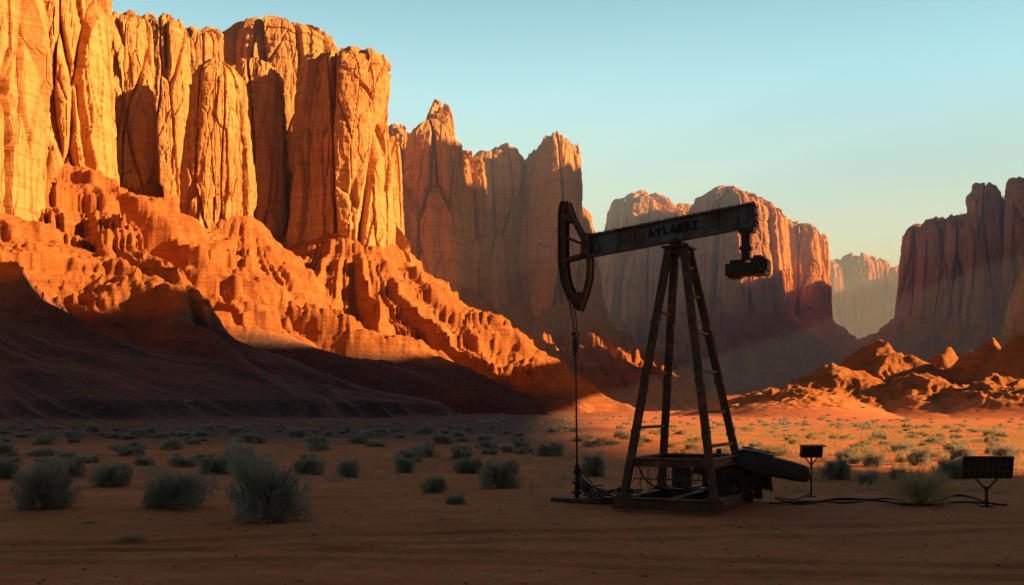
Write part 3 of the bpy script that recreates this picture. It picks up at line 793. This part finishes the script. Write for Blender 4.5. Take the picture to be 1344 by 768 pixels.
# skid
SX0, SX1, SY0, SY1 = -1.25, 1.58, -1.66, 2.75
for y_ in (SY0+.1, LY+.15, SY1-.1):
    bm = bmesh.new(); hbeam(bm, (SX0, y_, .16), (SX1, y_, .16), .22, .29, .035); part('skid_beam', bm, M_RUST, pj)
for x_ in (LX0, LX1, .2):
    bm = bmesh.new(); hbeam(bm, (x_, SY0+.22, .155), (x_, SY1-.22, .155), .2, .26, .035); part('skid_beam', bm, M_RUST, pj)
bm = bmesh.new(); box(bm, (.6, 2.15, .315), (1.7, 1.0, .03), None, .005); part('deck_plate', bm, M_DARK, pj)
# hanging guard rods under the near cross beam
bm = bmesh.new(); rr_ = random.Random(4)
a0 = leg_pt(0, 1.18); a1 = leg_pt(1, 1.18)
for k in range(22):
    p = a0.lerp(a1, .08+.85*k/22+rr_.uniform(-.015, .015)); L = rr_.uniform(.35, .8)
    tube(bm, [p+Vector((0, .05, -.1)), p+Vector((rr_.uniform(-.04, .04), .02, -.1-L*.6)), p+Vector((rr_.uniform(-.12, .12), rr_.uniform(-.05, .1), -.1-L))], .010, 5)
bar(bm, a0+Vector((.1, .03, -.42)), a1+Vector((-.1, .03, -.42)), .025, .03)
part('guard_rail', bm, M_RUST, pj)
# gearbox, motor, belt wheel
bm = bmesh.new(); box(bm, (.55, 1.9, .78), (.75, .8, .85), None, .06); box(bm, (.55, 1.9, 1.24), (.55, .6, .12), None, .04); cyl(bm, (.2, 1.45, .85), (.2, 1.2, .85), .12); cyl(bm, (.55, 1.9, 1.28), (.55, 1.9, 1.42), .07)
part('gearbox', bm, M_DARK, pj)
bm = bmesh.new(); cyl(bm, (.55, 1.45, .85), (.55, 1.33, .85), .36, 28); cyl(bm, (.55, 1.5, .85), (.55, 1.28, .85), .09)
part('belt_wheel', bm, M_RUST, pj)
bm = bmesh.new(); cyl(bm, (1.05, .55, .75), (1.05, 1.2, .75), .24, 24)
for k in range(7): cyl(bm, (1.05, .62+k*.08, .75), (1.05, .645+k*.08, .75), .27, 24)
cyl(bm, (1.05, .5, .75), (1.05, .56, .75), .18, 24); box(bm, (1.05, .85, .42), (.4, .5, .2), None, .02); box(bm, (1.05, .85, 1.05), (.2, .24, .12), None, .02)
part('motor', bm, M_DARK, pj)
bm = bmesh.new(); box(bm, (1.45, 1.95, .62), (.75, .62, .56), None, .04); box(bm, (1.5, 1.63, .7), (.4, .04, .3), None, .01); cyl(bm, (1.75, 2.0, .5), (1.95, 2.06, .5), .16, 18)
for k in range(4): box(bm, (1.2+k*.16, 1.63, .45), (.05, .06, .1), None, .005)
part('engine_block', bm, M_DARK, pj)
bm = bmesh.new()
tube(bm, smoothpath([(.9, .5, 1.0), (.6, .3, 1.05), (.2, .5, .8), (.1, 1.1, .9), (.3, 1.5, 1.2)], 6), .03, 8)
tube(bm, smoothpath([(1.5, 1.6, .9), (1.7, 1.3, .8), (1.75, .9, .5), (1.5, .4, .35)], 6), .025, 8)
tube(bm, smoothpath([(-.7, -1.2, 1.05), (-.5, -.9, .6), (0, -.6, .45), (.5, -.2, .5), (.9, .4, .6)], 6), .022, 8)
part('hose', bm, M_CABLE, pj)
bm = bmesh.new(); box(bm, (-.35, 1.4, .75), (.5, .3, .7), None, .015); box(bm, (-.35, 1.24, .78), (.42, .02, .56), None, .005); cyl(bm, (-.35, 1.4, 1.1), (-.35, 1.4, 1.3), .03); box(bm, (-.2, 1.22, .78), (.03, .03, .1), None, .004)
part('control_box', bm, M_DARK, pj)
# long sloping engine cowl overhanging the skid
c0 = Vector((1.0, 1.55, 1.18)); c1 = Vector((2.85, 2.42, .72)); d, s, u = frame_for(c0, c1)
bm = bmesh.new(); rings = []
prof = [(0, .28, .20), (.03, .38, .26), (.10, .42, .34), (.3, .45, .38), (.48, .45, .36), (.5, .43, .31), (.8, .40, .29), (.93, .36, .26), (.97, .33, .23), (1.0, .27, .17)]
for (f_, a, b) in prof:
    c = c0.lerp(c1, f_); ring = []
    for k in range(24):
        th = 2*math.pi*k/24; cs, sn = math.cos(th), math.sin(th)
        x_ = math.copysign(abs(cs)**.42, cs)*a; z_ = math.copysign(abs(sn)**(.35 if sn < 0 else .7), sn)*b*(1 if sn > 0 else .8)
        ring.append(bm.verts.new(c+s*x_+u*z_))
    rings.append(ring)
for a, b in zip(rings, rings[1:]):
    for k in range(24):
        f = bm.faces.new((a[k], a[(k+1) % 24], b[(k+1) % 24], b[k]))
bm.faces.new(rings[0]); bm.faces.new(rings[-1])
cowl = part('engine_cowl', bm, M_COWL, pj)
bm = bmesh.new()
bar(bm, c0.lerp(c1, .1)+u*.37, c0.lerp(c1, .46)+u*.38, .05, .05, u, .008)
for f_ in (.12, .32, .56): bar(bm, c0.lerp(c1, f_)-s*.455+u*.02, c0.lerp(c1, f_+.14)-s*.445+u*.02, .02, .12, u, .005)
part('cowl_trim', bm, M_RUST, cowl)
bm = bmesh.new(); cyl(bm, c1-d*.02, c1+d*.06, .13, 24); part('cap', bm, M_DARK, cowl)
for f_ in (.12, .5):
    p = c0.lerp(c1, f_); bm = bmesh.new()
    bar(bm, p-s*.2-u*.2, (p.x-s.x*.25, p.y-s.y*.25, .3), .07, .07); bar(bm, p+s*.2-u*.2, (p.x+s.x*.25, p.y+s.y*.25, .3), .07, .07)
    part('support', bm, M_RUST, pj)

def jack_pt(x, y, z=0):
    c, s_ = math.cos(PR), math.sin(PR); k = 1.015
    return Vector((4.45+(x*c-y*s_)*k, 26.5+(x*s_+y*c)*k, z))
# ------------------------------------------------------------------ wellhead
wl = jack_pt(-2.9, 0); wh = empty('wellhead', (wl.x, wl.y, gz(wl.x, wl.y)), PR)
tag(wh, 'dark wellhead on a flat ground plate below the hanging rod', 'wellhead')
bm = bmesh.new(); box(bm, (.3, 0, .06), (1.9, .75, .1), None, .01); part('ground_plate', bm, M_RUST, wh)
bm = bmesh.new(); cyl(bm, (0, 0, .1), (0, 0, .95), .07, 16); cyl(bm, (0, 0, .78), (0, 0, 1.02), .1, 16, .08); part('casing', bm, M_DARK, wh)
for z in (.22, .5):
    bm = bmesh.new(); cyl(bm, (0, 0, z), (0, 0, z+.06), .15, 20)
    for k in range(8): cyl(bm, (.12*math.cos(k*.785), .12*math.sin(k*.785), z-.02), (.12*math.cos(k*.785), .12*math.sin(k*.785), z+.08), .015, 6)
    part('flange', bm, M_RUST, wh)
bm = bmesh.new(); cyl(bm, (0, 0, .38), (.38, 0, .38), .045, 12); cyl(bm, (.25, 0, .38), (.3, 0, .38), .09, 14); cyl(bm, (.38, 0, .38), (.38, 0, .12), .045, 12); part('side_pipe', bm, M_DARK, wh)

def cable_obj(name, pts, r, label, cat='cable', group=None, mat=None):
    P_ = smoothpath(pts, 8)
    bm = bmesh.new(); tube(bm, P_, r, 7)
    o = part(name, bm, mat or M_CABLE, None); tag(o, label, cat, group); return o
rr_ = random.Random(9)
for k in range(16):
    a = jack_pt(-2.85, -.05+.03*k, 1.05-.06*k); b = jack_pt(-1.2+rr_.uniform(-.2, .2), -1.5+.18*k, .3 if k % 3 else .12)
    m1 = a.lerp(b, .25)+Vector((rr_.uniform(-.3, .2), rr_.uniform(-.5, .1), 0)); m1.z = rr_.uniform(.14, .55)
    mm = a.lerp(b, .5)+Vector((rr_.uniform(-.4, .4), rr_.uniform(-.7, .3), 0)); mm.z = rr_.uniform(.10, .3)
    m2 = a.lerp(b, .75)+Vector((rr_.uniform(-.2, .2), rr_.uniform(-.6, .2), 0)); m2.z = rr_.uniform(.08, .4)
    cable_obj('wire', [a, m1, mm, m2, b], .017, 'slack thin wire looping between the wellhead and the pump jack base', 'wire', 'tangled wires at the wellhead')
def gp(px, py, dz=.03):
    X, Y = loc_of(px, py); return (X, Y, gz(X, Y)+dz)
cable_obj('ground_cable', [gp(1018, 657, .1), gp(1050, 661), gp(1100, 657), (gp(1150, 659)), gp(1190, 664), gp(1225, 661), gp(1252, 653), gp(1275, 655), gp(1296, 664)], .035, 'thick black cable curving from the pump jack to the large solar panel')
cable_obj('ground_cable', [gp(1010, 662, .06), gp(1060, 658), gp(1110, 661), gp(1165, 656), gp(1210, 665), gp(1260, 662), gp(1322, 666)], .025, 'thinner black cable running past the large solar panel to its right')
cable_obj('ground_cable', [gp(1022, 653, .06), gp(1040, 656), gp(1058, 651), gp(1066, 651, .05)], .02, 'short black cable from the pump jack to the small boxy solar panel')

# ------------------------------------------------------------------ panels
X, Y = loc_of(1296, 666); zg = gz(X, Y)
sp = empty('solar_panel', (X, Y, zg), math.radians(-4)); tag(sp, 'larger dark solar panel on a forked post near the right edge', 'solar panel')
R = Matrix.Rotation(math.radians(12), 3, 'X'); pc = Vector((0, 0, 1.03))
def pl(v): return pc+R@Vector(v)
bm = bmesh.new(); box(bm, pc, (1.2, .04, .52), R, .006)
part('panel', bm, M_PANEL, sp)
bm = bmesh.new()
for z in (-.275, .275): box(bm, pl((0, -.01, z)), (1.27, .09, .04), R, .006)
for x_ in (-.62, .62): box(bm, pl((x_, -.01, 0)), (.04, .09, .51), R, .006)
part('frame', bm, M_DARK, sp)
bm = bmesh.new()
for k in range(1, 8): box(bm, pl((-.6+k*.15, -.023, 0)), (.012, .006, .5), R)
for z in (-.09, .09): box(bm, pl((0, -.0245, z)), (1.18, .004, .012), R)
part('grid_lines', bm, M_GRID, sp)
bm = bmesh.new(); cyl(bm, (0, .05, -.05), (0, .05, .52), .045, 12); box(bm, (0, .05, .02), (.3, .26, .05), None, .008); part('post', bm, M_DARK, sp)
bm = bmesh.new()
for s_ in (-1, 1): bar(bm, (0, .05, .42), (s_*.33, .06, .80), .05, .05, bevel=.006)
bar(bm, (-.36, .06, .79), (.36, .06, .79), .05, .04); part('fork_bracket', bm, M_RUST, sp)

X, Y = loc_of(1066, 652); zg = gz(X, Y)
sp2 = empty('solar_panel', (X, Y, zg), math.radians(10)); tag(sp2, 'small boxy solar panel on a thin post beside the pump jack', 'solar panel')
R = Matrix.Rotation(math.radians(10), 3, 'X'); pc = Vector((0, 0, 1.32))
bm = bmesh.new(); box(bm, pc+Vector((0, .05, 0)), (.66, .16, .33), R, .015); part('housing', bm, M_DARK, sp2)
bm = bmesh.new(); box(bm, pc+R@Vector((0, -.04, 0)), (.6, .02, .28), R, .003); part('panel', bm, M_PANEL, sp2)
bm = bmesh.new(); box(bm, pc+R@Vector((0, -.02, .185)), (.74, .24, .025), R, .004); part('hood', bm, M_RUST, sp2)
bm = bmesh.new(); cyl(bm, (0, .05, -.05), (0, .05, 1.15), .028, 10); box(bm, (0, .05, .02), (.18, .18, .04), None, .006); part('post', bm, M_DARK, sp2)
bm = bmesh.new()
for s_ in (-1, 1): bar(bm, (0, .05, .92), (s_*.2, .05, 1.16), .03, .03)
part('bracket', bm, M_RUST, sp2)
